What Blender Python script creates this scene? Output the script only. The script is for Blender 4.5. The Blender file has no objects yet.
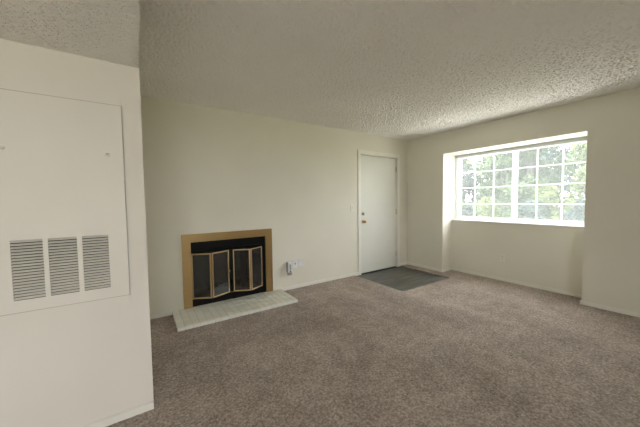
import bpy, bmesh, math, random
import numpy as np
from mathutils import Vector, Matrix

random.seed(7)
SC = bpy.context.scene
COL = SC.collection

# ------------------------------------------------------------------ dimensions (metres)
H = 2.44            # main ceiling
D = 3.52            # back wall plane (Y)
R = 4.4223          # right wall plane (X)
A = 0.2817          # depth of the window alcove
XA = R + A          # alcove back plane
AY0, AY1 = 0.944, 2.761     # alcove extent along the right wall
AZ = 2.07           # alcove head height
LX, LY, LZ = 0.035, 1.973, 2.093   # furnace closet corner and low ceiling height
REAR = -2.7
FARL = -3.0

# ------------------------------------------------------------------ camera
cam_d = bpy.data.cameras.new('camera')
cam_d.sensor_width = 36.0
cam_d.lens = 272.1628 / 640 * 36.0
cam_d.clip_start = 0.03
cam = bpy.data.objects.new('camera', cam_d)
COL.objects.link(cam)
yaw, pitch, roll = 0.5883, -0.0487, -0.0126
fw = Vector((math.sin(yaw)*math.cos(pitch), math.cos(yaw)*math.cos(pitch), math.sin(pitch)))
rt = Vector((math.cos(yaw), -math.sin(yaw), 0.0))
up = rt.cross(fw)
r2 = rt*math.cos(roll) + up*math.sin(roll)
u2 = -rt*math.sin(roll) + up*math.cos(roll)
M = Matrix(((r2.x, u2.x, -fw.x, 0.0), (r2.y, u2.y, -fw.y, 0.0), (r2.z, u2.z, -fw.z, 1.2957), (0, 0, 0, 1)))
cam.matrix_world = M
SC.camera = cam

# ------------------------------------------------------------------ world, sun, exposure
SKY_STRENGTH = 9.0
SUN_STRENGTH = 16.0
EXPOSURE = 0.43
w = bpy.data.worlds.new('overcast_sky'); SC.world = w
w.use_nodes = True
bg = w.node_tree.nodes['Background']
bg.inputs['Color'].default_value = (0.955, 0.995, 1.0, 1)
bg.inputs['Strength'].default_value = SKY_STRENGTH

sun_d = bpy.data.lights.new('sun', 'SUN')
sun_d.energy = SUN_STRENGTH
sun_d.angle = math.radians(2.0)
sun_d.color = (1.0, 0.95, 0.86)
sun = bpy.data.objects.new('sun', sun_d)
COL.objects.link(sun)
sun.rotation_euler = Vector((0.30, -0.30, -1.0)).to_track_quat('-Z', 'Y').to_euler()
sun.location = (-4, 4, 12)

vs = SC.view_settings
vs.view_transform = 'Standard'
vs.look = 'None'
vs.gamma = 1.0
vs.use_curve_mapping = False
vs.exposure = EXPOSURE
try:
    SC.cycles.max_bounces = 12
    SC.cycles.diffuse_bounces = 8
    SC.cycles.transparent_max_bounces = 16
    SC.cycles.use_denoising = True
    SC.cycles.sample_clamp_indirect = 6.0
except Exception:
    pass

# ------------------------------------------------------------------ material helpers
def new_mat(name):
    m = bpy.data.materials.new(name); m.use_nodes = True
    nt = m.node_tree
    return m, nt, nt.nodes['Principled BSDF']

def N(nt, kind, **kw):
    n = nt.nodes.new(kind)
    for k, v in kw.items():
        if hasattr(n, k) and k not in n.inputs: setattr(n, k, v)
        else: n.inputs[k].default_value = v
    return n

def coords(nt, scale=(1, 1, 1), rot=(0, 0, 0)):
    t = nt.nodes.new('ShaderNodeTexCoord')
    g = nt.nodes.new('ShaderNodeMapping')
    g.inputs['Scale'].default_value = scale
    g.inputs['Rotation'].default_value = rot
    nt.links.new(t.outputs['Object'], g.inputs['Vector'])
    return g.outputs['Vector']

def ramp(nt, src, c0, c1, p0=0.0, p1=1.0):
    r = nt.nodes.new('ShaderNodeValToRGB')
    r.color_ramp.elements[0].position = p0; r.color_ramp.elements[0].color = (*c0, 1)
    r.color_ramp.elements[1].position = p1; r.color_ramp.elements[1].color = (*c1, 1)
    nt.links.new(src, r.inputs['Fac'])
    return r.outputs['Color']

def bump(nt, bsdf, src, strength, dist):
    b = nt.nodes.new('ShaderNodeBump')
    b.inputs['Strength'].default_value = strength
    b.inputs['Distance'].default_value = dist
    nt.links.new(src, b.inputs['Height'])
    nt.links.new(b.outputs['Normal'], bsdf.inputs['Normal'])
    return b

def mat_paint(name, c, rough=0.6, tex=0.12, dist=0.002, scale=120.0, var=0.03):
    m, nt, b = new_mat(name)
    v = coords(nt)
    n1 = N(nt, 'ShaderNodeTexNoise', Scale=1.3, Detail=3.0)
    nt.links.new(v, n1.inputs['Vector'])
    lo = tuple(x*(1-var) for x in c); hi = tuple(min(1, x*(1+var)) for x in c)
    nt.links.new(ramp(nt, n1.outputs['Fac'], lo, hi, 0.3, 0.7), b.inputs['Base Color'])
    n2 = N(nt, 'ShaderNodeTexNoise', Scale=scale, Detail=3.0)
    nt.links.new(v, n2.inputs['Vector'])
    bump(nt, b, n2.outputs['Fac'], tex, dist)
    b.inputs['Roughness'].default_value = rough
    b.inputs['Specular IOR Level'].default_value = 0.35
    return m

def mat_simple(name, c, rough=0.5, metal=0.0, spec=0.5):
    m, nt, b = new_mat(name)
    v = coords(nt)
    n1 = N(nt, 'ShaderNodeTexNoise', Scale=9.0, Detail=4.0)
    nt.links.new(v, n1.inputs['Vector'])
    nt.links.new(ramp(nt, n1.outputs['Fac'], tuple(x*0.94 for x in c), tuple(min(1, x*1.05) for x in c), .3, .7), b.inputs['Base Color'])
    b.inputs['Roughness'].default_value = rough
    b.inputs['Metallic'].default_value = metal
    b.inputs['Specular IOR Level'].default_value = spec
    return m

WALL_C = (0.765, 0.74, 0.655)
M_WALL = mat_paint('wall_paint', WALL_C)
M_WALL_L = mat_paint('wall_paint_warm_light', (0.785, 0.742, 0.69))  # wall paint made pinker, warm rear light put into the colour
M_TRIM = mat_paint('trim_paint', (0.82, 0.80, 0.745), rough=0.4, tex=0.05, scale=60)
M_DOOR = mat_paint('door_paint', (0.735, 0.735, 0.68), rough=0.42, tex=0.05, scale=60)
M_PANEL = mat_paint('panel_paint', (0.79, 0.748, 0.70), rough=0.45, tex=0.05, scale=60)  # panel pinkish like the closet wall, warm rear light in the colour
M_VINYL = mat_simple('white_vinyl', (0.86, 0.87, 0.87), 0.35)
M_GREY = mat_simple('plain_grey', (0.45, 0.47, 0.47), 0.4)
M_PLASTIC = mat_simple('ivory_plastic', (0.80, 0.78, 0.72), 0.35)
M_PLASTIC_W = mat_simple('white_plastic', (0.82, 0.82, 0.84), 0.3)
M_DEVICE_SHADE = mat_simple('device_shade', (0.33, 0.31, 0.29), 0.4)
M_DARK = mat_simple('dark_slot', (0.03, 0.03, 0.03), 0.6)
M_BLACK = mat_simple('black_metal', (0.004, 0.004, 0.0045), 0.55, 0.0, 0.15)
M_FIREBRICK = mat_simple('sooty_firebrick', (0.06, 0.055, 0.05), 0.9)
M_ASH = mat_simple('pale_ash_floor', (0.16, 0.155, 0.145), 0.9)
M_IRON = mat_simple('iron', (0.02, 0.02, 0.02), 0.6, 0.5)
M_CLOSET = mat_simple('closet_dark', (0.05, 0.05, 0.05), 0.9)
M_ROOF = mat_simple('roof_slab', (0.25, 0.23, 0.21), 0.9)
M_BARK = mat_simple('bark', (0.055, 0.05, 0.045), 0.9)
M_GROUT = mat_simple('grout', (0.68, 0.67, 0.61), 0.9)
M_SCREW = mat_simple('painted_screw', (0.69, 0.655, 0.61), 0.5)
M_GAP_SHADE = mat_simple('panel_gap_shade', (0.50, 0.475, 0.44), 0.8)
M_STEEL = mat_simple('steel', (0.6, 0.58, 0.54), 0.3, 1.0)

def mat_muntin():  # translucency stands in for window glare on muntins, sashes and frame
    m, nt, b = new_mat('glare_white_vinyl')
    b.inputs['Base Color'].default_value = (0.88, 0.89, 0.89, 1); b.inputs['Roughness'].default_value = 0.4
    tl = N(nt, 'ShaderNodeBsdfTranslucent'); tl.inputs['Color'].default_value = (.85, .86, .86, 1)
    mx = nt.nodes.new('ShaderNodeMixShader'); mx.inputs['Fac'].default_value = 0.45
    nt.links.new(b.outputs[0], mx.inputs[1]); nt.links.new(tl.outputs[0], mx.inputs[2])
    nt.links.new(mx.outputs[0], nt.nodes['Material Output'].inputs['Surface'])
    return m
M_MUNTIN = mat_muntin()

def mat_brass(name, c, rough, brushed=0.0):
    m, nt, b = new_mat(name)
    v = coords(nt, (4, 4, 260))
    n1 = N(nt, 'ShaderNodeTexNoise', Scale=3.0, Detail=4.0)
    nt.links.new(v, n1.inputs['Vector'])
    nt.links.new(ramp(nt, n1.outputs['Fac'], tuple(x*0.9 for x in c), tuple(min(1, x*1.08) for x in c), .3, .7), b.inputs['Base Color'])
    b.inputs['Metallic'].default_value = 1.0
    b.inputs['Roughness'].default_value = rough
    if brushed: bump(nt, b, n1.outputs['Fac'], brushed, 0.001)
    return m
M_BRASS = mat_brass('brushed_brass', (0.50, 0.35, 0.165), 0.40, 0.05)
M_BRASS_P = mat_brass('polished_brass', (0.70, 0.54, 0.32), 0.28)
M_NICKEL = mat_brass('pale_nickel', (0.75, 0.71, 0.62), 0.25)

def mat_popcorn(dist):
    m, nt, b = new_mat('popcorn_ceiling')
    v = coords(nt)
    nz = N(nt, 'ShaderNodeTexNoise', Scale=46.0, Detail=2.5, Roughness=0.55)
    nt.links.new(v, nz.inputs['Vector'])
    hgt = ramp(nt, nz.outputs['Fac'], (0, 0, 0), (1, 1, 1), 0.44, 0.66)
    if dist > 0: bump(nt, b, hgt, 1.0, dist)
    n3 = N(nt, 'ShaderNodeTexNoise', Scale=0.9, Detail=2.0); nt.links.new(v, n3.inputs['Vector'])
    nt.links.new(ramp(nt, n3.outputs['Fac'], (0.85, 0.83, 0.785), (0.90, 0.88, 0.835), .3, .7), b.inputs['Base Color'])
    b.inputs['Roughness'].default_value = 0.9
    b.inputs['Specular IOR Level'].default_value = 0.2
    return m
M_CEIL = mat_popcorn(0.007)
M_CEIL_GEO = mat_popcorn(0.0)

def mat_carpet():
    m, nt, b = new_mat('cut_pile_carpet')
    v = coords(nt)
    nb = N(nt, 'ShaderNodeTexNoise', Scale=1.5, Detail=3.0, Distortion=0.7)      # worn and brushed areas
    v2 = coords(nt, (3.2, 0.7, 1), (0, 0, 0.45))
    nl = N(nt, 'ShaderNodeTexNoise', Scale=1.2, Detail=2.0, Distortion=0.3)      # vacuum lanes
    nf = N(nt, 'ShaderNodeTexNoise', Scale=62.0, Detail=4.0, Roughness=0.8)      # tufts
    vo = N(nt, 'ShaderNodeTexVoronoi', Scale=150.0)
    nt.links.new(v, nb.inputs['Vector']); nt.links.new(v2, nl.inputs['Vector'])
    nt.links.new(v, nf.inputs['Vector']); nt.links.new(v, vo.inputs['Vector'])
    def math2(op, a, bb):
        q = N(nt, 'ShaderNodeMath', operation=op)
        for i, s in enumerate((a, bb)):
            if isinstance(s, (int, float)): q.inputs[i].default_value = s
            else: nt.links.new(s, q.inputs[i])
        return q.outputs[0]
    s = math2('ADD', math2('MULTIPLY', nb.outputs['Fac'], 0.26), math2('MULTIPLY', nl.outputs['Fac'], 0.12))
    nm = N(nt, 'ShaderNodeTexNoise', Scale=8.0, Detail=3.0, Roughness=0.6); nt.links.new(v, nm.inputs['Vector'])   # footfall mottling
    s = math2('ADD', s, math2('MULTIPLY', nm.outputs['Fac'], 0.22))
    s = math2('ADD', s, math2('MULTIPLY', nf.outputs['Fac'], 1.25))
    s = math2('SUBTRACT', s, 0.275)
    r = nt.nodes.new('ShaderNodeValToRGB')
    els = r.color_ramp.elements
    els[0].position = 0.42; els[0].color = (0.155, 0.120, 0.100, 1)
    els[1].position = 0.90; els[1].color = (0.69, 0.61, 0.55, 1)
    e = els.new(0.64); e.color = (0.375, 0.31, 0.272, 1)
    nt.links.new(s, r.inputs['Fac'])
    nt.links.new(r.outputs['Color'], b.inputs['Base Color'])
    hgt = math2('ADD', math2('MULTIPLY', nf.outputs['Fac'], 0.8), math2('MULTIPLY', vo.outputs['Distance'], 0.5))
    bump(nt, b, hgt, 0.9, 0.012)
    b.inputs['Roughness'].default_value = 1.0
    b.inputs['Specular IOR Level'].default_value = 0.05
    b.inputs['Sheen Weight'].default_value = 0.25
    b.inputs['Sheen Roughness'].default_value = 0.5
    b.inputs['Sheen Tint'].default_value = (0.8, 0.72, 0.65, 1)
    return m
M_CARPET = mat_carpet()

def mat_entry():
    m, nt, b = new_mat('grey_sheet_vinyl')
    v = coords(nt, (0.8, 5.0, 1))
    n1 = N(nt, 'ShaderNodeTexNoise', Scale=2.2, Detail=5.0, Roughness=0.6, Distortion=0.5)
    nt.links.new(v, n1.inputs['Vector'])
    nt.links.new(ramp(nt, n1.outputs['Fac'], (0.035, 0.033, 0.028), (0.145, 0.142, 0.128), .40, .62), b.inputs['Base Color'])
    nt.links.new(ramp(nt, n1.outputs['Fac'], (0.28,)*3, (0.42,)*3, .3, .7), b.inputs['Roughness'])
    bump(nt, b, n1.outputs['Fac'], 0.1, 0.002)
    b.inputs['Specular IOR Level'].default_value = 0.5
    return m
M_ENTRY = mat_entry()

def mat_tile():
    m, nt, b = new_mat('glazed_white_tile')
    v = coords(nt)
    oi = nt.nodes.new('ShaderNodeObjectInfo')
    nt.links.new(ramp(nt, oi.outputs['Random'], (0.74, 0.735, 0.67), (0.84, 0.835, 0.77)), b.inputs['Base Color'])
    n1 = N(nt, 'ShaderNodeTexNoise', Scale=14.0, Detail=2.0); nt.links.new(v, n1.inputs['Vector'])
    bump(nt, b, n1.outputs['Fac'], 0.15, 0.004)
    b.inputs['Roughness'].default_value = 0.28
    return m
M_TILE = mat_tile()

def mat_glass(name, tint=(1, 1, 1), refl=1.0, dirt=0.0):
    m = bpy.data.materials.new(name); m.use_nodes = True
    nt = m.node_tree; nt.nodes.clear()
    out = nt.nodes.new('ShaderNodeOutputMaterial')
    tr = N(nt, 'ShaderNodeBsdfTransparent'); tr.inputs['Color'].default_value = (*tint, 1)
    gl = N(nt, 'ShaderNodeBsdfGlossy'); gl.inputs['Roughness'].default_value = 0.02
    fr = N(nt, 'ShaderNodeFresnel', IOR=1.5)
    mu = N(nt, 'ShaderNodeMath', operation='MULTIPLY'); mu.inputs[1].default_value = refl
    ge = nt.nodes.new('ShaderNodeNewGeometry')
    sb = N(nt, 'ShaderNodeMath', operation='SUBTRACT'); sb.inputs[0].default_value = 1.0
    nt.links.new(ge.outputs['Backfacing'], sb.inputs[1])
    m0 = N(nt, 'ShaderNodeMath', operation='MULTIPLY')
    nt.links.new(fr.outputs[0], m0.inputs[0]); nt.links.new(sb.outputs[0], m0.inputs[1])
    nt.links.new(m0.outputs[0], mu.inputs[0])
    mx = nt.nodes.new('ShaderNodeMixShader')
    nt.links.new(mu.outputs[0], mx.inputs['Fac'])
    nt.links.new(tr.outputs[0], mx.inputs[1]); nt.links.new(gl.outputs[0], mx.inputs[2])
    last = mx.outputs[0]
    if dirt > 0:
        df = N(nt, 'ShaderNodeBsdfDiffuse'); df.inputs['Color'].default_value = (.5, .5, .5, 1)
        m2 = nt.nodes.new('ShaderNodeMixShader'); m2.inputs['Fac'].default_value = dirt
        nt.links.new(last, m2.inputs[1]); nt.links.new(df.outputs[0], m2.inputs[2]); last = m2.outputs[0]
    nt.links.new(last, out.inputs['Surface'])
    return m
M_GLASS = mat_glass('window_glass')
M_FGLASS = mat_glass('smoked_fire_glass', (0.55, 0.54, 0.52), 1.9, 0.02)

def mat_screen():  # pale translucent share of the screen adds the window's haze veil
    m = bpy.data.materials.new('screen_mesh_haze'); m.use_nodes = True
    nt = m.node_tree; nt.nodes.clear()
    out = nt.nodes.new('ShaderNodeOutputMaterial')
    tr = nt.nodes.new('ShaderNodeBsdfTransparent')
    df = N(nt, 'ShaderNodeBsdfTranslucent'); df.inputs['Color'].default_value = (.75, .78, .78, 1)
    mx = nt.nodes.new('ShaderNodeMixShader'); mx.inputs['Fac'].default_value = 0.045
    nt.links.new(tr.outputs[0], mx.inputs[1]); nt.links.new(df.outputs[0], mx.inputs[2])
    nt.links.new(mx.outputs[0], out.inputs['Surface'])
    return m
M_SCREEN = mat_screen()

def mat_leaf(name, c0, c1):
    m = bpy.data.materials.new(name); m.use_nodes = True
    nt = m.node_tree; nt.nodes.clear()
    out = nt.nodes.new('ShaderNodeOutputMaterial')
    ge = nt.nodes.new('ShaderNodeNewGeometry')
    col = ramp(nt, ge.outputs['Random Per Island'], c0, c1)
    df = nt.nodes.new('ShaderNodeBsdfDiffuse'); tl = nt.nodes.new('ShaderNodeBsdfTranslucent')
    nt.links.new(col, df.inputs['Color']); nt.links.new(col, tl.inputs['Color'])
    mx = nt.nodes.new('ShaderNodeMixShader'); mx.inputs['Fac'].default_value = 0.4
    nt.links.new(df.outputs[0], mx.inputs[1]); nt.links.new(tl.outputs[0], mx.inputs[2])
    nt.links.new(mx.outputs[0], out.inputs['Surface'])
    return m
M_LEAF_Y = mat_leaf('leaf_yellow_green', (0.05, 0.075, 0.025), (0.14, 0.165, 0.07))
M_LEAF_G = mat_leaf('leaf_green', (0.025, 0.045, 0.025), (0.095, 0.125, 0.065))
M_LEAF_D = mat_leaf('leaf_blue_green', (0.025, 0.042, 0.040), (0.075, 0.10, 0.092))  # dark teal also puts shade into the low shrubs' leaf colour

def mat_grass():
    m, nt, b = new_mat('lawn')
    v = coords(nt)
    n1 = N(nt, 'ShaderNodeTexNoise', Scale=3.0, Detail=8.0); nt.links.new(v, n1.inputs['Vector'])
    nt.links.new(ramp(nt, n1.outputs['Fac'], (0.16, 0.18, 0.09), (0.28, 0.29, 0.17), .3, .7), b.inputs['Base Color'])
    bump(nt, b, n1.outputs['Fac'], 0.6, 0.05)
    b.inputs['Roughness'].default_value = 1.0
    return m
M_GRASS = mat_grass()
M_BOUNCE = mat_paint('pale_bounce_slab', (0.70, 0.69, 0.66), rough=0.9, tex=0.3, scale=40, var=0.08)

# ------------------------------------------------------------------ geometry helpers
def box_bm(bm, x0, x1, y0, y1, z0, z1):
    vs_ = [bm.verts.new(p) for p in ((x0,y0,z0),(x1,y0,z0),(x1,y1,z0),(x0,y1,z0),(x0,y0,z1),(x1,y0,z1),(x1,y1,z1),(x0,y1,z1))]
    for f in ((0,3,2,1),(4,5,6,7),(0,1,5,4),(1,2,6,5),(2,3,7,6),(3,0,4,7)):
        bm.faces.new([vs_[i] for i in f])

def bevel_bm(bm, wd, seg=2):
    bmesh.ops.bevel(bm, geom=list(bm.edges), offset=wd, segments=seg, profile=0.5, affect='EDGES', clamp_overlap=True)

def cyl_bm(bm, p0, p1, r0, r1=None, n=20, caps=True):
    r1 = r0 if r1 is None else r1
    p0 = Vector(p0); p1 = Vector(p1)
    d = (p1-p0).normalized()
    a = d.orthogonal().normalized(); b = d.cross(a)
    ra, rb = [], []
    for i in range(n):
        t = 2*math.pi*i/n
        o = a*math.cos(t) + b*math.sin(t)
        ra.append(bm.verts.new(p0+o*r0)); rb.append(bm.verts.new(p1+o*r1))
    for i in range(n):
        j = (i+1) % n
        bm.faces.new((ra[i], ra[j], rb[j], rb[i]))
    if caps:
        bm.faces.new(list(reversed(ra))); bm.faces.new(rb)

def lathe_bm(bm, origin, axis, prof, n=24):
    """prof: list of (distance along axis, radius)"""
    o = Vector(origin); d = Vector(axis).normalized()
    a = d.orthogonal().normalized(); b = d.cross(a)
    rings = []
    for (t, r) in prof:
        if r < 1e-5: rings.append([bm.verts.new(o+d*t)])
        else: rings.append([bm.verts.new(o+d*t+(a*math.cos(2*math.pi*i/n)+b*math.sin(2*math.pi*i/n))*r) for i in range(n)])
    for q in range(len(rings)-1):
        A_, B_ = rings[q], rings[q+1]
        for i in range(n):
            j = (i+1) % n
            if len(A_) == 1 and len(B_) == 1: continue
            if len(A_) == 1: bm.faces.new((A_[0], B_[j], B_[i]))
            elif len(B_) == 1: bm.faces.new((A_[i], A_[j], B_[0]))
            else: bm.faces.new((A_[i], A_[j], B_[j], B_[i]))

def link(name, bm, mat, parent=None, smooth=False, loc=None):
    bmesh.ops.recalc_face_normals(bm, faces=bm.faces)
    me = bpy.data.meshes.new(name); bm.to_mesh(me); bm.free()
    me.materials.append(mat)
    if smooth:
        for p in me.polygons: p.use_smooth = True
    return link_me(name, me, parent, loc)

def link_me(name, me, parent=None, loc=None):
    o = bpy.data.objects.new(name, me); COL.objects.link(o)
    if loc is not None: o.location = loc
    if parent is not None: o.parent = parent
    return o

def rel(o, parent):
    """parent a part built in world coordinates under a thing without moving it"""
    o.parent = parent
    off = Vector(parent.location)
    if parent.parent is not None: off = off + Vector(parent.parent.location)
    o.location = Vector(o.location) - off
    return o

def boxo(name, x0, x1, y0, y1, z0, z1, mat, parent=None, bev=0.0, seg=2):
    c = Vector(((x0+x1)/2, (y0+y1)/2, (z0+z1)/2))
    bm = bmesh.new(); box_bm(bm, x0-c.x, x1-c.x, y0-c.y, y1-c.y, z0-c.z, z1-c.z)
    if bev: bevel_bm(bm, bev, seg)
    o = link(name, bm, mat, None, False, c)
    if parent is not None: rel(o, parent)
    return o

def empty(name, loc):
    o = bpy.data.objects.new(name, None); COL.objects.link(o); o.location = loc
    o.empty_display_size = 0.1
    return o

def tag(o, label, cat, group=None):
    o['label'] = label; o['category'] = cat
    if group: o['group'] = group
    return o

def struct(o, label=None):
    o['kind'] = 'structure'
    if label: o['label'] = label
    return o

def slab_holes(name, mat, us, vs_, holes, t0, t1, axis):
    """A slab over the cells of grid lines us x vs_, minus rectangular holes, from t0 to t1 along axis."""
    us = sorted(set(list(us) + [h[0] for h in holes] + [h[1] for h in holes]))
    vv = sorted(set(list(vs_) + [h[2] for h in holes] + [h[3] for h in holes]))
    def solid(i, j):
        if i < 0 or j < 0 or i >= len(us)-1 or j >= len(vv)-1: return False
        cu = (us[i]+us[i+1])/2; cv = (vv[j]+vv[j+1])/2
        return not any(h[0] < cu < h[1] and h[2] < cv < h[3] for h in holes)
    bm = bmesh.new(); cache = {}
    def V(u, v, t):
        k = (round(u, 5), round(v, 5), round(t, 5))
        if k not in cache:
            p = {'x': (t, u, v), 'y': (u, t, v), 'z': (u, v, t)}[axis]
            cache[k] = bm.verts.new(p)
        return cache[k]
    for i in range(len(us)-1):
        for j in range(len(vv)-1):
            if not solid(i, j): continue
            a, b, c, d = us[i], us[i+1], vv[j], vv[j+1]
            for t in (t0, t1): bm.faces.new((V(a,c,t), V(b,c,t), V(b,d,t), V(a,d,t)))
            if not solid(i-1, j): bm.faces.new((V(a,c,t0), V(a,d,t0), V(a,d,t1), V(a,c,t1)))
            if not solid(i+1, j): bm.faces.new((V(b,c,t0), V(b,d,t0), V(b,d,t1), V(b,c,t1)))
            if not solid(i, j-1): bm.faces.new((V(a,c,t0), V(b,c,t0), V(b,c,t1), V(a,c,t1)))
            if not solid(i, j+1): bm.faces.new((V(a,d,t0), V(b,d,t0), V(b,d,t1), V(a,d,t1)))
    return link(name, bm, mat)

# ================================================================== THE SETTING
ZB = -0.06          # walls go down to the sub-floor
# door opening and firebox opening in the back wall
DX0, DX1, DZ = 3.205, 4.112, 2.068
FX0, FX1, FZ = 0.492, 1.433, 0.820
struct(slab_holes('wall_back', M_WALL, (-0.09, R), (ZB, H), [(DX0-0.03, DX1+0.03, ZB, DZ+0.03), (FX0, FX1, 0.036, FZ)], D, D+0.14, 'y'))
# right wall is as thick as the alcove is deep, so its opening makes the alcove returns
struct(slab_holes('wall_right', M_WALL, (REAR, D+0.14), (ZB, H), [(AY0, AY1, ZB, AZ)], R, XA, 'x'))
WZ0 = 0.90
struct(slab_holes('wall_alcove', M_WALL, (AY0-0.15, AY1+0.15), (ZB, AZ+0.15), [(AY0, AY1, WZ0, AZ)], XA, XA+0.17, 'x'))
# furnace closet: front face plus its side towards the fireplace
PX0, PX1, PZ0, PZ1 = -0.622, -0.062, 0.750, 1.850
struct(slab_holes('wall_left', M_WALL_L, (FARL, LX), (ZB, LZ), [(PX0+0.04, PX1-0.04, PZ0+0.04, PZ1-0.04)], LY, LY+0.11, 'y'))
struct(boxo('wall_closet_side', LX-0.11, LX, LY+0.11, D, ZB, H, M_WALL))
struct(boxo('wall_closet_back', FARL, LX-0.11, LY+0.75, LY+0.80, ZB, H, M_CLOSET))
# rooms behind the camera
RW0, RW1, RWZ0, RWZ1 = -1.9, -0.1, 0.30, 2.0
struct(slab_holes('wall_rear', M_WALL, (FARL, XA), (ZB, H), [(RW0, RW1, RWZ0, RWZ1)], REAR-0.14, REAR, 'y'))
struct(boxo('wall_far_left', FARL-0.12, FARL, REAR-0.14, D, ZB, H, M_WALL))
# ceilings
ceil_ = struct(boxo('ceiling', LX, R, REAR, D, H+0.003, H+0.12, M_CEIL))
def popcorn_sheet():
    # sprayed texture on the main ceiling: real relief, blobs of about 2 cm standing a few millimetres proud
    st = 0.0068
    y0 = -1.6
    nx, ny = int((R-LX)/st)+1, int((D-y0)/st)+1
    rg = np.random.default_rng(5)
    f = rg.normal(size=(nx, ny))
    kx = np.fft.fftfreq(nx, st)[:, None]; ky = np.fft.fftfreq(ny, st)[None, :]
    k2 = kx*kx+ky*ky
    s1, s2 = 0.0044, 0.012
    flt = np.exp(-2*(math.pi*s1)**2*k2) - 0.85*np.exp(-2*(math.pi*s2)**2*k2)
    h = np.real(np.fft.ifft2(np.fft.fft2(f)*flt)); h /= h.std()
    h = np.clip(h+0.1, 0, 2.4)
    ex = np.minimum(np.arange(nx), np.arange(nx)[::-1])*st; ey = np.minimum(np.arange(ny), np.arange(ny)[::-1])*st
    hz = H - POPCORN*h*np.clip(np.minimum(ex[:, None], ey[None, :])/0.03, 0.1, 1)
    X = np.linspace(LX, R, nx)[:, None]*np.ones((1, ny)); Y = np.linspace(y0, D, ny)[None, :]*np.ones((nx, 1))
    co = np.stack([X, Y, hz], -1).reshape(-1, 3).astype(np.float32)
    idx = (np.arange(nx-1)[:, None]*ny+np.arange(ny-1)[None, :]).reshape(-1)
    q = np.stack([idx, idx+1, idx+ny+1, idx+ny], 1).astype(np.int32)      # faces look down
    me = bpy.data.meshes.new('popcorn_texture')
    me.vertices.add(len(co)); me.vertices.foreach_set('co', co.ravel())
    me.loops.add(q.size); me.loops.foreach_set('vertex_index', q.ravel())
    me.polygons.add(len(q)); me.polygons.foreach_set('loop_start', np.arange(0, q.size, 4, dtype=np.int32))
    me.polygons.foreach_set('use_smooth', np.ones(len(q), bool))
    me.update(calc_edges=True); me.validate()
    me.materials.append(M_CEIL_GEO)
    o = link_me('popcorn_texture', me); o['kind'] = 'stuff'; rel(o, ceil_)
POPCORN = 0.0050
popcorn_sheet()
struct(boxo('ceiling_low', FARL, LX, REAR, LY+0.11, LZ, H+0.12, M_CEIL))
struct(boxo('roof_slab', FARL-0.3, XA+0.20, REAR-0.2, D+0.4, H+0.125, H+0.25, M_ROOF))

# carpet with the cut-out for the entry floor
EX0, EX1, EY0 = 3.045, 4.222, 2.490
def carpet_mesh():
    cu = bpy.data.curves.new('carpet_outline', 'CURVE'); cu.dimensions = '2D'; cu.fill_mode = 'BOTH'
    def poly(pts):
        s = cu.splines.new('POLY'); s.points.add(len(pts)-1)
        for p, q in zip(s.points, pts): p.co = (q[0], q[1], 0, 1)
        s.use_cyclic_u = True
    def arc(cx, cy, r, a0, a1, n=6):
        return [(cx+r*math.cos(math.radians(a0+(a1-a0)*i/n)), cy+r*math.sin(math.radians(a0+(a1-a0)*i/n))) for i in range(n+1)]
    poly([(FARL, REAR), (R, REAR), (R, AY0), (XA, AY0), (XA, AY1), (R, AY1), (R, D), (EX1, D)]
         + list(reversed(arc(EX1-0.03, EY0+0.03, 0.03, -90, 0)))
         + list(reversed(arc(EX0+0.06, EY0+0.06, 0.06, 180, 270)))
         + [(EX0, D), (LX, D), (LX, LY), (FARL, LY)])
    cu.extrude = 0.006; cu.bevel_depth = 0.006; cu.bevel_resolution = 2; cu.offset = -0.004
    o = bpy.data.objects.new('tmp', cu); COL.objects.link(o)
    dg = bpy.context.evaluated_depsgraph_get()
    me = bpy.data.meshes.new_from_object(o.evaluated_get(dg))
    bpy.data.objects.remove(o); bpy.data.curves.remove(cu)
    me.name = 'floor'; me.materials.clear(); me.materials.append(M_CARPET)
    return me
fl = link_me('floor', carpet_mesh(), None, (0, 0, -0.012)); struct(fl)
struct(boxo('subfloor', FARL, XA, REAR, D, -0.10, -0.03, M_ROOF))
struct(boxo('floor_entry', EX0-0.03, EX1+0.03, EY0-0.03, D+0.05, -0.03, -0.016, M_ENTRY))

# baseboards
def baseboard(name, runs):
    bm = bmesh.new()
    for (x0, x1, y0, y1) in runs: box_bm(bm, x0, x1, y0, y1, -0.012, 0.046)
    bmesh.ops.bevel(bm, geom=[e for e in bm.edges if all(v.co.z > 0.04 for v in e.verts)], offset=0.004, segments=2, affect='EDGES')
    return struct(link(name, bm, M_TRIM))
BT = 0.013
HX0, HX1, HD, HZ = 0.279, 1.655, 0.507, 0.034
baseboard('baseboard_back', [(LX, HX0, D-BT, D), (HX1, 3.127, D-BT, D), (4.186, R, D-BT, D)])
baseboard('baseboard_right', [(R-BT, R, AY1, D-BT), (R-BT, R, REAR, AY0)])
baseboard('baseboard_alcove', [(XA-BT, XA, AY0, AY1), (R-BT, XA-BT, AY1-BT, AY1), (R-BT, XA-BT, AY0, AY0+BT)])
baseboard('baseboard_left', [(FARL, LX, LY-BT, LY)])

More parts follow.
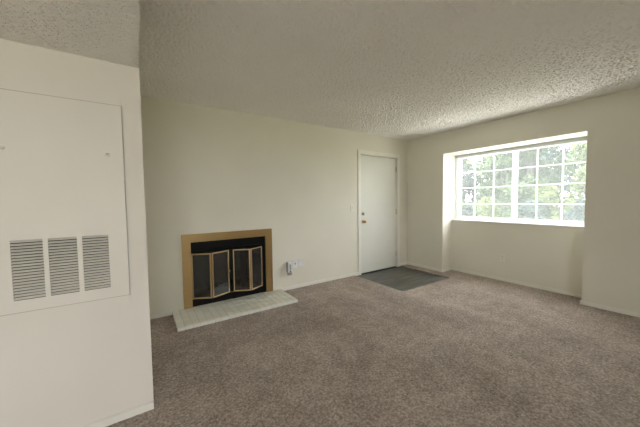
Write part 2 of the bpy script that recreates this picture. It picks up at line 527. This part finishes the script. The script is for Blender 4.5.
# ---------------------------------------------------------------- window_1
def window_main():
    root = empty('window_1', (XA+0.10, (AY0+AY1)/2, WZ0)); struct(root, 'white vinyl sliding window with grid of panes in the alcove')
    XF0, XF1 = XA+0.095, XA+0.165
    fz0, fz1 = WZ0+0.02, AZ
    def P(name, *a, mat=M_MUNTIN, bev=0.003, parent=None):
        return boxo(name, *a, mat, parent or root, bev)
    P('frame_head', XF0, XF1, AY0, AY1, fz1-0.035, fz1)
    P('head_strip', XF0-0.012, XF0-0.001, AY0, AY1, fz1-0.050, fz1-0.002, mat=M_GREY)  # plain grey strip along the window head
    P('frame_foot', XF0, XF1, AY0, AY1, fz0, fz0+0.035)
    P('frame_jamb', XF0, XF1, AY0, AY0+0.035, fz0+0.035, fz1-0.035)
    P('frame_jamb', XF0, XF1, AY1-0.045, AY1, fz0+0.035, fz1-0.035)
    sill = P('sill', XA-0.012, XF0+0.005, AY0, AY1, WZ0, WZ0+0.02, bev=0.004, mat=M_VINYL)
    zc = [1.202, 1.478, 1.745]
    def sash(ya, yb, ycs, xo, sb0, sb1):
        # ya<yb outer limits of the sash
        s = empty('sash', (XF0+xo-root.location.x, (ya+yb)/2-root.location.y, 0)); s.parent = root
        x0, x1 = XF0+xo, XF0+xo+0.026
        z0, z1 = fz0+0.036, fz1-0.036
        st = 0.034
        def Q(name, *a, mat=M_MUNTIN, bev=0.002):
            return boxo(name, *a, mat, s, bev)
        Q('stile', x0, x1, ya, ya+sb0, z0, z1); Q('stile', x0, x1, yb-sb1, yb, z0, z1)
        Q('rail', x0, x1, ya+sb0, yb-sb1, z0, z0+st*0.7); Q('rail', x0, x1, ya+sb0, yb-sb1, z1-st, z1)
        gy = [ya+sb0] + sorted(ycs) + [yb-sb1]; gz = [z0+st*0.7] + zc + [z1-st]
        mw = 0.008
        xm = (x0+x1)/2
        for y in sorted(ycs): Q('muntin', xm-0.007, xm+0.007, y-mw, y+mw, gz[0], gz[-1], bev=0.001, mat=M_MUNTIN)
        for z in zc:
            for i in range(len(gy)-1):
                a = gy[i] + (mw if i > 0 else 0); b = gy[i+1] - (mw if i < len(gy)-2 else 0)
                Q('muntin', xm-0.006, xm+0.006, a, b, z-mw, z+mw, bev=0.001, mat=M_MUNTIN)
        for i in range(len(gy)-1):
            for j in range(len(gz)-1):
                a = gy[i] + (mw if i > 0 else 0); b = gy[i+1] - (mw if i < len(gy)-2 else 0)
                c = gz[j] + (mw if j > 0 else 0); d = gz[j+1] - (mw if j < len(gz)-2 else 0)
                Q('pane', xm-0.002, xm+0.002, a, b, c, d, mat=M_GLASS, bev=0)
        return s
    # farther sash (towards the entry door) and nearer sash, meeting at the double stile
    sash(1.835, AY1-0.046, [2.135, 2.435], 0.030, 0.035, 0.050)
    sash(AY0+0.036, 1.833, [1.259, 1.545], 0.001, 0.035, 0.046)
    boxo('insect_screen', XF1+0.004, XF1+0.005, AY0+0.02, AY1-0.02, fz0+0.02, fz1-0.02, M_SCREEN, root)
    # lock on the meeting stile
    boxo('latch', XF0-0.012, XF0, 1.800, 1.822, 1.44, 1.50, M_VINYL, root, 0.003)
window_main()

# ---------------------------------------------------------------- rear window added for fill daylight (behind the camera)
def glazing(name, x0, x1, z0, z1, n, lab):
    root = empty(name, ((x0+x1)/2, REAR-0.08, z0)); struct(root, lab)
    y0, y1 = REAR-0.11, REAR-0.05
    f = 0.06
    boxo('frame_head', x0, x1, y0, y1, z1-f, z1, M_VINYL, root); boxo('frame_foot', x0, x1, y0, y1, z0, z0+f, M_VINYL, root)
    for i in range(n+1):
        xm = x0+f/2+(x1-x0-f)*i/n
        boxo('stile', xm-f/2, xm+f/2, y0, y1, z0+f, z1-f, M_VINYL, root)
    for i in range(n):
        a = x0+f/2+(x1-x0-f)*i/n; b = x0+f/2+(x1-x0-f)*(i+1)/n
        boxo('pane', a+f/2, b-f/2, (y0+y1)/2-0.003, (y0+y1)/2+0.003, z0+f, z1-f, M_GLASS, root)
glazing('fill_window', RW0, RW1, RWZ0, RWZ1, 2, 'added white framed window in the unseen rear wall')

# portals guide the daylight through the openings
def portal(loc, rot, sx, sy):
    l = bpy.data.lights.new('daylight_portal', 'AREA'); l.shape = 'RECTANGLE'; l.size = sx; l.size_y = sy
    l.cycles.is_portal = True
    o = bpy.data.objects.new('daylight_portal', l); COL.objects.link(o); o.location = loc; o.rotation_euler = rot
portal((XA+0.2, (AY0+AY1)/2, (WZ0+AZ)/2), (0, math.radians(90), 0), AZ-WZ0, AY1-AY0)
portal(((RW0+RW1)/2, REAR-0.18, (RWZ0+RWZ1)/2), (math.radians(90), 0, 0), RW1-RW0, RWZ1-RWZ0)

# ---------------------------------------------------------------- door_1 (entry door)
def entry_door():
    root = empty('door_1', ((DX0+DX1)/2, D, -0.016)); struct(root, 'plain cream entry door with brass knob in the back wall corner')
    leaf = boxo('door_leaf', DX0, DX1, D+0.018, D+0.058, 0.000, DZ, M_DOOR, root, 0.003)
    # jamb lining
    boxo('jamb', DX0-0.03, DX0-0.004, D-0.001, D+0.13, -0.016, DZ+0.004, M_TRIM, root, 0.002)
    boxo('jamb', DX1+0.004, DX1+0.03, D-0.001, D+0.13, -0.016, DZ+0.004, M_TRIM, root, 0.002)
    boxo('jamb', DX0-0.03, DX1+0.03, D-0.001, D+0.13, DZ+0.004, DZ+0.03, M_TRIM, root, 0.002)
    boxo('door_foot_shade', DX0-0.004, DX1+0.004, D-0.01, D+0.12, -0.016, -0.006, M_DARK, root, 0.002)  # dark strip standing in for the shadow line under the door
    # unseen backing added so no daylight leaks round the leaf
    boxo('light_block', DX0-0.03, DX1+0.03, D+0.06, D+0.075, -0.016, DZ+0.03, M_DARK, root)
    # casing with a stepped profile
    cw = 0.066
    for (x0, x1) in ((DX0-0.012-cw, DX0-0.012), (DX1+0.012, DX1+0.012+cw)):
        boxo('casing', x0, x1, D-0.014, D, -0.012, DZ+0.012, M_TRIM, root, 0.004)
    boxo('casing', DX0-0.012-cw, DX1+0.012+cw, D-0.014, D, DZ+0.012, DZ+0.012+cw-0.006, M_TRIM, root, 0.004)
    # knob and deadbolt
    y = D+0.018
    bm = bmesh.new()
    lathe_bm(bm, (0, 0, 0), (0, -1, 0), [(0, 0), (0, 0.033), (0.005, 0.033), (0.009, 0.026), (0.011, 0.013), (0.030, 0.011), (0.036, 0.020), (0.046, 0.028), (0.058, 0.027), (0.066, 0.018), (0.068, 0)])
    o = link('knob', bm, M_BRASS_P, None, True, (DX0+0.070, y, 0.915)); rel(o, root)
    bm = bmesh.new()
    lathe_bm(bm, (0, 0, 0), (0, -1, 0), [(0, 0), (0, 0.032), (0.008, 0.031), (0.014, 0.025), (0.016, 0)])
    db = link('deadbolt', bm, M_NICKEL, None, True, (DX0+0.062, y, 1.050)); rel(db, root)
    bm = bmesh.new(); box_bm(bm, -0.004, 0.004, -0.036, -0.014, -0.015, 0.015); bevel_bm(bm, 0.002, 1)
    link('thumb_turn', bm, M_BRASS_P, db)
    for z in (0.25, 1.06, 1.86):
        bm = bmesh.new(); cyl_bm(bm, (0, 0, -0.048), (0, 0, 0.048), 0.007, n=12); lathe_bm(bm, (0, 0, 0.048), (0, 0, 1), [(0, 0.005), (0.004, 0.006), (0.008, 0)], 12)
        h = link('hinge', bm, M_BRASS, None, True, (DX1+0.003, D+0.012, z)); rel(h, root)
entry_door()

# ================================================================== FIREPLACE
def fireplace():
    root = tag(empty('fireplace', ((FX0+FX1)/2, D, HZ)), 'built-in fireplace with brass surround and folding smoked glass doors in the back wall', 'fireplace')
    OX0, OX1, OZ = 0.4025, 1.527, 0.912
    z0 = HZ+0.0035
    # brass surround: two legs and a lintel
    bm = bmesh.new()
    pts = [(OX0, z0), (FX0+0.004, z0), (FX0+0.004, FZ-0.004), (FX1-0.004, FZ-0.004), (FX1-0.004, z0), (OX1, z0), (OX1, OZ), (OX0, OZ)]
    c = root.location
    fr = [bm.verts.new((x-c.x, -0.022, z-c.z)) for x, z in pts]; bk = [bm.verts.new((x-c.x, -0.0005, z-c.z)) for x, z in pts]
    for q in ((0, 1, 2, 7), (2, 3, 6, 7), (3, 4, 5, 6)):
        bm.faces.new([fr[i] for i in q]); bm.faces.new([bk[i] for i in reversed(q)])
    for i in range(8):
        j = (i+1) % 8; bm.faces.new((fr[i], fr[j], bk[j], bk[i]))
    link('brass_surround', bm, M_BRASS, root)
    # black metal fascia around the opening
    yF = D+0.006
    z_t, z_b = 0.690, 0.128
    boxo('upper_fascia', FX0+0.004, FX1-0.004, yF-0.012, yF+0.01, z_t, FZ-0.004, M_BLACK, root, 0.002)
    boxo('lower_fascia', FX0+0.004, FX1-0.004, yF-0.012, yF+0.01, z0, z_b, M_BLACK, root, 0.002)
    boxo('side_fascia', FX1-0.060, FX1-0.004, yF-0.011, yF+0.009, z_b, z_t, M_BLACK, root, 0.002)
    boxo('hood', FX0+0.02, FX1-0.02, yF-0.045, yF-0.012, z_t+0.012, z_t+0.020, M_BLACK, root, 0.002)
    # firebox
    b0, b1, by = FX0+0.10, FX1-0.10, D+0.52
    bm = bmesh.new()
    o0, o1, oy = FX0+0.004, FX1-0.004, D+0.016
    zt = FZ-0.004
    V = {}
    def v(k, p): V[k] = bm.verts.new((p[0]-c.x, p[1]-c.y, p[2]-c.z))
    v('a', (o0, oy, z0)); v('b', (o1, oy, z0)); v('c', (b1, by, z0)); v('d', (b0, by, z0))
    v('A', (o0, oy, zt)); v('B', (o1, oy, zt)); v('C', (b1, by, zt)); v('D', (b0, by, zt))
    for f in ('adDA', 'dcCD', 'cbBC', 'ABCD', 'abcd'): bm.faces.new([V[k] for k in f])
    link('firebox', bm, M_FIREBRICK, root)
    bm = bmesh.new()
    for p in ((o0, oy, z0+0.05), (o1, oy, z0+0.05), (b1, by-0.003, z0+0.05), (b0, by-0.003, z0+0.05)): bm.verts.new((p[0]-c.x, p[1]-c.y, p[2]-c.z))
    bm.verts.ensure_lookup_table(); bm.faces.new(bm.verts)
    link('hearth_floor', bm, M_ASH, root)
    # iron grate
    bm = bmesh.new()
    gx0, gx1, gy0, gy1, gz = 0.72, 1.22, D+0.14, D+0.40, z0+0.15
    for k in range(6):
        x = gx0+(gx1-gx0)*k/5
        cyl_bm(bm, (x, gy0, gz), (x, gy1, gz), 0.009, n=8); cyl_bm(bm, (x, gy0, gz), (x, gy0-0.02, gz+0.07), 0.009, n=8)
    for y in (gy0+0.04, gy1-0.04):
        cyl_bm(bm, (gx0-0.02, y, gz-0.012), (gx1+0.02, y, gz-0.012), 0.009, n=8)
        for x in (gx0+0.05, gx1-0.05): cyl_bm(bm, (x, y, gz-0.012), (x, y, z0+0.052), 0.009, n=8)
    for vv in bm.verts: vv.co -= c
    link('grate', bm, M_IRON, root)
    # four folding glass doors
    yd = D-0.014
    pz0, pz1 = 0.138, 0.682
    segs = [((0.502, yd), (0.697, yd-0.105)), ((0.706, yd-0.105), (0.928, yd-0.012)), ((0.984, yd-0.012), (1.176, yd-0.105)), ((1.184, yd-0.105), (1.374, yd))]
    for i, (pa, pb) in enumerate(segs):
        a = Vector((pa[0], pa[1], 0)); b = Vector((pb[0], pb[1], 0))
        L = (b-a).length; ang = math.atan2(b.y-a.y, b.x-a.x)
        hgt = pz1-pz0; fw_ = 0.014; t = 0.009
        bm = bmesh.new()
        for (x0, x1, q0, q1) in ((0, fw_, 0, hgt), (L-fw_, L, 0, hgt), (fw_, L-fw_, 0, fw_), (fw_, L-fw_, hgt-fw_, hgt)):
            box_bm(bm, x0, x1, -t, t, q0, q1)
        bevel_bm(bm, 0.002, 1)
        dr = link('glass_door', bm, M_BRASS_P, root, False, (a.x-c.x, a.y-c.y, pz0-c.z)); dr.rotation_euler.z = ang
        bm = bmesh.new(); box_bm(bm, fw_, L-fw_, -0.002, 0.002, fw_, hgt-fw_)
        link('glass_pane', bm, M_FGLASS, dr)
        if i in (1, 2):
            bm = bmesh.new(); xk = L-0.010 if i == 1 else 0.010
            lathe_bm(bm, (xk, -t, hgt*0.52), (0, -1, 0), [(0, 0.004), (0.012, 0.004), (0.014, 0.009), (0.022, 0.009), (0.025, 0)], 14)
            link('pull_knob', bm, M_BRASS_P, dr, True)
    # track the doors slide on
    boxo('door_track', FX0+0.006, FX1-0.06, D-0.012, D-0.006, z_b+0.001, z_b+0.009, M_BRASS, root)
fireplace()

# ---------------------------------------------------------------- hearth of white tiles
def hearth():
    root = tag(empty('hearth', ((HX0+HX1)/2, D-HD/2, 0)), 'low raised hearth of small white glazed tiles on the carpet before the fireplace', 'hearth')
    bed = boxo('grout_bed', HX0+0.003, HX1-0.003, D-HD+0.003, D-0.0005, -0.013, HZ-0.004, M_GROUT, root)
    nx, ny = 19, 4
    px, py = (HX1-HX0)/nx, HD/ny
    g = 0.0045
    bm = bmesh.new(); box_bm(bm, -(px-g)/2, (px-g)/2, -(py-g)/2, (py-g)/2, -0.008, 0.0)
    bmesh.ops.bevel(bm, geom=[e for e in bm.edges if any(v.co.z > -0.001 for v in e.verts)], offset=0.004, segments=2, affect='EDGES')
    bmesh.ops.recalc_face_normals(bm, faces=bm.faces)
    me = bpy.data.meshes.new('tile'); bm.to_mesh(me); bm.free(); me.materials.append(M_TILE)
    bm = bmesh.new(); box_bm(bm, -(px-g)/2, (px-g)/2, -0.004, 0.002, -0.023, 0.023)
    bevel_bm(bm, 0.003, 1); bmesh.ops.recalc_face_normals(bm, faces=bm.faces)
    mf = bpy.data.meshes.new('edge_tile'); bm.to_mesh(mf); bm.free(); mf.materials.append(M_TILE)
    rnd = random.Random(3)
    for i in range(nx):
        for j in range(ny):
            x = HX0+px*(i+0.5); y = D-HD+py*(j+0.5)
            o = link_me('tile', me, None, (x, y, HZ+rnd.uniform(-0.0008, 0.0008))); rel(o, root)
            o.rotation_euler = (rnd.uniform(-.006, .006), rnd.uniform(-.008, .008), 0)
        o = link_me('edge_tile', mf, None, (HX0+px*(i+0.5), D-HD, HZ-0.026)); rel(o, root)
hearth()

# ================================================================== FURNACE ACCESS PANEL
def access_panel():
    root = tag(empty('furnace_access_panel', ((PX0+PX1)/2, LY, PZ0)), 'white furnace closet access panel with three louvred return grilles on the near left wall', 'access panel')
    cols = [(-0.534, -0.4185), (-0.3985, -0.285), (-0.263, -0.149)]
    gz0, gz1 = 0.811, 1.114
    c = root.location
    o = slab_holes('panel_sheet', M_PANEL, (PX0, PX1), (PZ0, PZ1), [(a, b, gz0, gz1) for a, b in cols], LY-0.012, LY-0.009, 'y')
    rel(o, root)
    # grey strip around the sheet, shade of its edge gap in the colour
    bm = bmesh.new(); e = 0.004
    for (x0, x1, z0, z1) in ((PX0-e, PX0+e, PZ0-e, PZ1+e), (PX1-e, PX1+e, PZ0-e, PZ1+e), (PX0+e, PX1-e, PZ0-e, PZ0+e), (PX0+e, PX1-e, PZ1-e, PZ1+e)):
        box_bm(bm, x0-c.x, x1-c.x, -0.0089, -0.0005, z0-c.z, z1-c.z)
    link('gap_shade', bm, M_GAP_SHADE, root)
    # louvre slats, each tilted down towards the room
    n = 20
    pitch_ = (gz1-gz0)/n
    for (a, b) in cols:
        bm = bmesh.new(); L = b-a
        box_bm(bm, -L/2, L/2, -0.0067, 0.0067, -0.0007, 0.0007)
        bmesh.ops.recalc_face_normals(bm, faces=bm.faces)
        me = bpy.data.meshes.new('slat'); bm.to_mesh(me); bm.free(); me.materials.append(M_PANEL)
        for k in range(n):
            s = link_me('slat', me, None, ((a+b)/2, LY-0.0075, gz0+pitch_*(k+0.5)+0.001)); s.rotation_euler.x = math.radians(40)
            rel(s, root)
    # dark sheet behind the grille, closet gloom put into its colour
    boxo('filter', PX0+0.045, PX1-0.045, LY+0.03, LY+0.05, PZ0+0.045, PZ1-0.045, M_CLOSET, root)
    for (x, z) in ((-0.538, 1.570), (-0.132, 1.569)):
        bm = bmesh.new(); lathe_bm(bm, (0, 0, 0), (0, -1, 0), [(0, 0), (0, 0.010), (0.002, 0.009), (0.0035, 0.005), (0.0037, 0)], 16)
        s = link('screw', bm, M_SCREW, None, True, (x, LY-0.012, z)); rel(s, root)
access_panel()

# ================================================================== SWITCHES AND OUTLETS
def plate(name, loc, axis, w_, h_, label, cat, kind):
    """axis 'y': on the back wall facing -Y; axis 'x': on the alcove wall facing -X"""
    root = tag(empty(name, loc), label, cat)
    root.rotation_euler.z = 0 if axis == 'y' else math.radians(-90)
    def B(nm, x0, x1, y0, y1, z0, z1, mat, bev=0.0, parent=None):
        bm = bmesh.new(); box_bm(bm, x0, x1, y0, y1, z0, z1)
        if bev: bevel_bm(bm, bev, 2)
        return link(nm, bm, mat, parent or root)
    B('cover_plate', -w_/2, w_/2, -0.007, -0.0005, -h_/2, h_/2, M_PLASTIC_W if kind in ('white', 'jack', 'blank') else M_PLASTIC, 0.003)
    if kind == 'switch':
        B('bezel', -0.008, 0.008, -0.009, -0.006, -0.014, 0.014, M_PLASTIC, 0.001)
        t = B('toggle', -0.005, 0.005, -0.020, -0.006, -0.003, 0.009, M_PLASTIC, 0.001)
        for z in (-0.030, 0.030): B('screw', -0.003, 0.003, -0.0085, -0.006, z-0.003, z+0.003, M_STEEL, 0.001)
    elif kind in ('outlet', 'white'):
        for z in (-0.020, 0.020):
            s = B('socket', -0.017, 0.017, -0.0095, -0.006, z-0.014, z+0.014, M_PLASTIC, 0.003)
            for x in (-0.006, 0.006): B('slot', x-0.0015, x+0.0015, -0.0100, -0.0080, z-0.002, z+0.008, M_DARK, 0, s)
            B('slot', -0.002, 0.002, -0.0100, -0.0080, z-0.009, z-0.005, M_DARK, 0, s)
        B('screw', -0.003, 0.003, -0.0085, -0.006, -0.003, 0.003, M_STEEL, 0.001)
    elif kind == 'blank':
        for z in (-0.030, 0.030): B('screw', -0.003, 0.003, -0.0085, -0.006, z-0.003, z+0.003, M_STEEL, 0.001)
    elif kind == 'jack':
        B('jack_socket', -0.008, 0.008, -0.011, -0.006, -0.008, 0.008, M_DARK, 0.001)
        for z in (-0.030, 0.030): B('screw', -0.003, 0.003, -0.0085, -0.006, z-0.003, z+0.003, M_STEEL, 0.001)
    return root
plate('light_switch', (2.999, D, 1.158), 'y', 0.072, 0.116, 'cream light switch plate on the back wall left of the entry door', 'light switch', 'switch')
plate('wall_outlet', (XA, 1.925, 0.362), 'x', 0.072, 0.116, 'cream wall outlet low under the alcove window', 'outlet', 'outlet')
plate('wall_outlet', (1.800, D, 0.345), 'y', 0.074, 0.118, 'wall outlet right of the fireplace with a device plugged into it', 'outlet', 'white')
plate('jack_plate', (1.893, D, 0.365), 'y', 0.076, 0.118, 'white jack plate with a dark round socket right of the plugged in device', 'wall plate', 'jack')
plate('blank_plate', (1.985, D, 0.372), 'y', 0.076, 0.118, 'blank white wall plate, rightmost of the plates beside the fireplace', 'wall plate', 'blank')
def plug_in():
    root = tag(empty('plug_in_device', (1.785, D-0.008, 0.215)), 'small white plug-in device, its shadow coloured in as grey parts, on the outlet right of the fireplace', 'plug-in device')
    def B(nm, x0, x1, y0, y1, z0, z1, mat, bev=0.0):
        bm = bmesh.new(); box_bm(bm, x0, x1, y0, y1, z0, z1)
        if bev: bevel_bm(bm, bev, 3)
        return link(nm, bm, mat, root)
    B('body', -0.034, 0.034, -0.052, -0.003, 0.045, 0.200, M_PLASTIC_W, 0.010)
    B('side_shade', -0.042, -0.030, -0.046, -0.003, 0.050, 0.196, M_DEVICE_SHADE, 0.004)  # shadow on the device put into grey side and foot pieces
    B('bottom_shade', -0.030, 0.032, -0.045, -0.003, 0.004, 0.050, M_DEVICE_SHADE, 0.010)
    B('front_window', -0.012, 0.012, -0.055, -0.050, 0.075, 0.165, M_GREY, 0.002)
    B('nozzle', -0.010, 0.010, -0.060, -0.050, 0.052, 0.070, M_DARK, 0.003)
plug_in()

# ================================================================== OUTDOORS
GZ = -0.45
def ground():
    bm = bmesh.new(); s = 40
    n = 24
    g = [[bm.verts.new((-30+100*i/n, -40+90*j/n, GZ)) for j in range(n+1)] for i in range(n+1)]
    for i in range(n):
        for j in range(n): bm.faces.new((g[i][j], g[i+1][j], g[i+1][j+1], g[i][j+1]))
    struct(link('ground', bm, M_GRASS))
    struct(boxo('bounce_slab_side', XA+0.3, 7.6, -8, 9, GZ-0.05, GZ+0.03, M_BOUNCE))  # pale slab added to bounce daylight up onto the ceiling
    struct(boxo('bounce_slab_rear', FARL-3, XA+0.29, REAR-6, REAR-0.3, GZ-0.05, GZ+0.03, M_BOUNCE))  # rear slab added likewise, bouncing daylight in through the rear window
ground()

def leaf_mesh(name, centers, radii, count, size, mat, seed, base):
    rg = np.random.default_rng(seed)
    w8 = np.array(radii)**2; w8 = w8/w8.sum()
    idx = rg.choice(len(centers), count, p=w8)
    d = rg.normal(size=(count, 3)); d /= np.linalg.norm(d, axis=1)[:, None]
    rr = rg.uniform(0.25, 1.0, count)**0.5
    p = np.array(centers)[idx] + d*(np.array(radii)[idx]*rr)[:, None]
    p[:, 2] = np.maximum(p[:, 2], GZ+0.05)
    nrm = d + rg.normal(size=(count, 3))*0.6 + np.array([0, 0, 0.4]); nrm /= np.linalg.norm(nrm, axis=1)[:, None]
    t = np.cross(nrm, rg.normal(size=(count, 3))); t /= np.linalg.norm(t, axis=1)[:, None]
    b = np.cross(nrm, t)
    s = size*rg.uniform(0.6, 1.35, count)[:, None]
    v = np.stack([p - t*s, p + b*s*0.45 + nrm*s*0.12, p + t*s, p - b*s*0.45 + nrm*s*0.12], 1).reshape(-1, 3) - np.array(base)
    i = np.arange(count)*4
    f = np.stack([np.stack([i, i+1, i+2], 1), np.stack([i, i+2, i+3], 1)], 1).reshape(-1, 3)
    me = bpy.data.meshes.new(name); me.from_pydata(v.tolist(), [], f.tolist()); me.update()
    me.materials.append(mat)
    return me

def tree(name, loc, height, spread, trunk_h, mat, seed, label, cat, group, count=5200, size=0.11, nblob=12, trunk_r=0.13):
    rg = random.Random(seed)
    base = (loc[0], loc[1], GZ)
    root = tag(empty(name, base), label, cat, group)
    cs, rs = [], []
    bm = bmesh.new()
    top = Vector((rg.uniform(-.2, .2), rg.uniform(-.2, .2), height*0.8))
    if trunk_h > 0:
        cyl_bm(bm, (0, 0, 0), top*0.5 + Vector((0.05, -0.05, 0)), trunk_r, trunk_r*0.62, 10); cyl_bm(bm, top*0.5 + Vector((0.05, -0.05, 0)), top, trunk_r*0.62, trunk_r*0.2, 10)
    for k in range(nblob):
        a = rg.uniform(0, 2*math.pi); q = rg.uniform(0.15, 1.0)
        z = trunk_h + (height-trunk_h)*rg.uniform(0.05, 0.95)
        prof = math.sin(math.pi*min(1, max(0.12, (z-trunk_h)/(height-trunk_h)*0.85+0.15)))
        r = spread*q*max(0.35, prof)
        x, y = r*math.cos(a), r*math.sin(a)
        cs.append((base[0]+x, base[1]+y, base[2]+z)); rs.append(spread*rg.uniform(0.28, 0.5))
        z0 = max(0.1, z*0.6)
        st = top*(z0/top.z) if trunk_h > 0 else Vector((0, 0, 0.0))
        cyl_bm(bm, st, (x, y, z), trunk_r*0.35 if trunk_h > 0 else 0.025, 0.012, 6)
    link('trunk', bm, M_BARK, root, True)
    f = link_me('foliage', leaf_mesh('foliage', cs, rs, count, size, mat, seed, base), root); f['kind'] = 'stuff'
    return root

G1, G2 = 'trees outside the alcove window', 'shrubs outside the alcove window'
tree('tree', (12.0, 6.9), 4.4, 1.30, 0.5, M_LEAF_D, 11, 'dark blue-green tree outside behind the left end of the window', 'tree', G1, 9000, 0.10, 26)
tree('tree', (11.2, 4.55), 4.1, 1.10, 0.5, M_LEAF_G, 12, 'mid green tree outside behind the left window sash', 'tree', G1, 8000, 0.09, 24)
tree('tree', (15.0, 5.0), 5.0, 1.6, 0.4, M_LEAF_G, 13, 'tall green tree outside behind the middle of the window', 'tree', G1, 10000, 0.11, 28)
tree('tree', (11.5, 2.3), 4.0, 1.10, 0.5, M_LEAF_Y, 14, 'bright yellow-green tree outside behind the right window sash', 'tree', G1, 8000, 0.09, 24)
tree('tree', (17.2, 10.6), 5.4, 1.7, 0.4, M_LEAF_Y, 15, 'broad green tree far outside beyond the left end of the window', 'tree', G1, 10000, 0.12, 28)
tree('tree', (15.5, 1.4), 5.0, 1.6, 0.4, M_LEAF_G, 16, 'green tree outside beyond the right end of the window', 'tree', G1, 9000, 0.11, 28)
tree('tree', (20.0, 6.4), 5.8, 1.9, 0.4, M_LEAF_D, 17, 'farthest dark tree outside, seen between nearer trees through the window', 'tree', G1, 9000, 0.13, 28)
tree('shrub', (8.6, 4.05), 1.75, 0.52, 0, M_LEAF_Y, 21, 'yellow-green shrub outside low behind the left window sash', 'shrub', G2, 3200, 0.065, 14)
tree('shrub', (8.7, 2.95), 1.65, 0.52, 0, M_LEAF_D, 22, 'dark blue-green shrub outside low behind the window centre', 'shrub', G2, 3200, 0.065, 14)
tree('shrub', (8.6, 1.95), 1.65, 0.50, 0, M_LEAF_D, 23, 'blue-green shrub outside low behind the right window sash', 'shrub', G2, 3200, 0.065, 14)
tree('shrub', (9.1, 5.35), 1.9, 0.52, 0, M_LEAF_G, 24, 'green shrub outside low at the left end of the window', 'shrub', G2, 3200, 0.065, 14)
tree('shrub', (8.8, 0.8), 1.7, 0.50, 0, M_LEAF_G, 25, 'green shrub outside low beyond the right end of the window', 'shrub', G2, 3200, 0.065, 14)
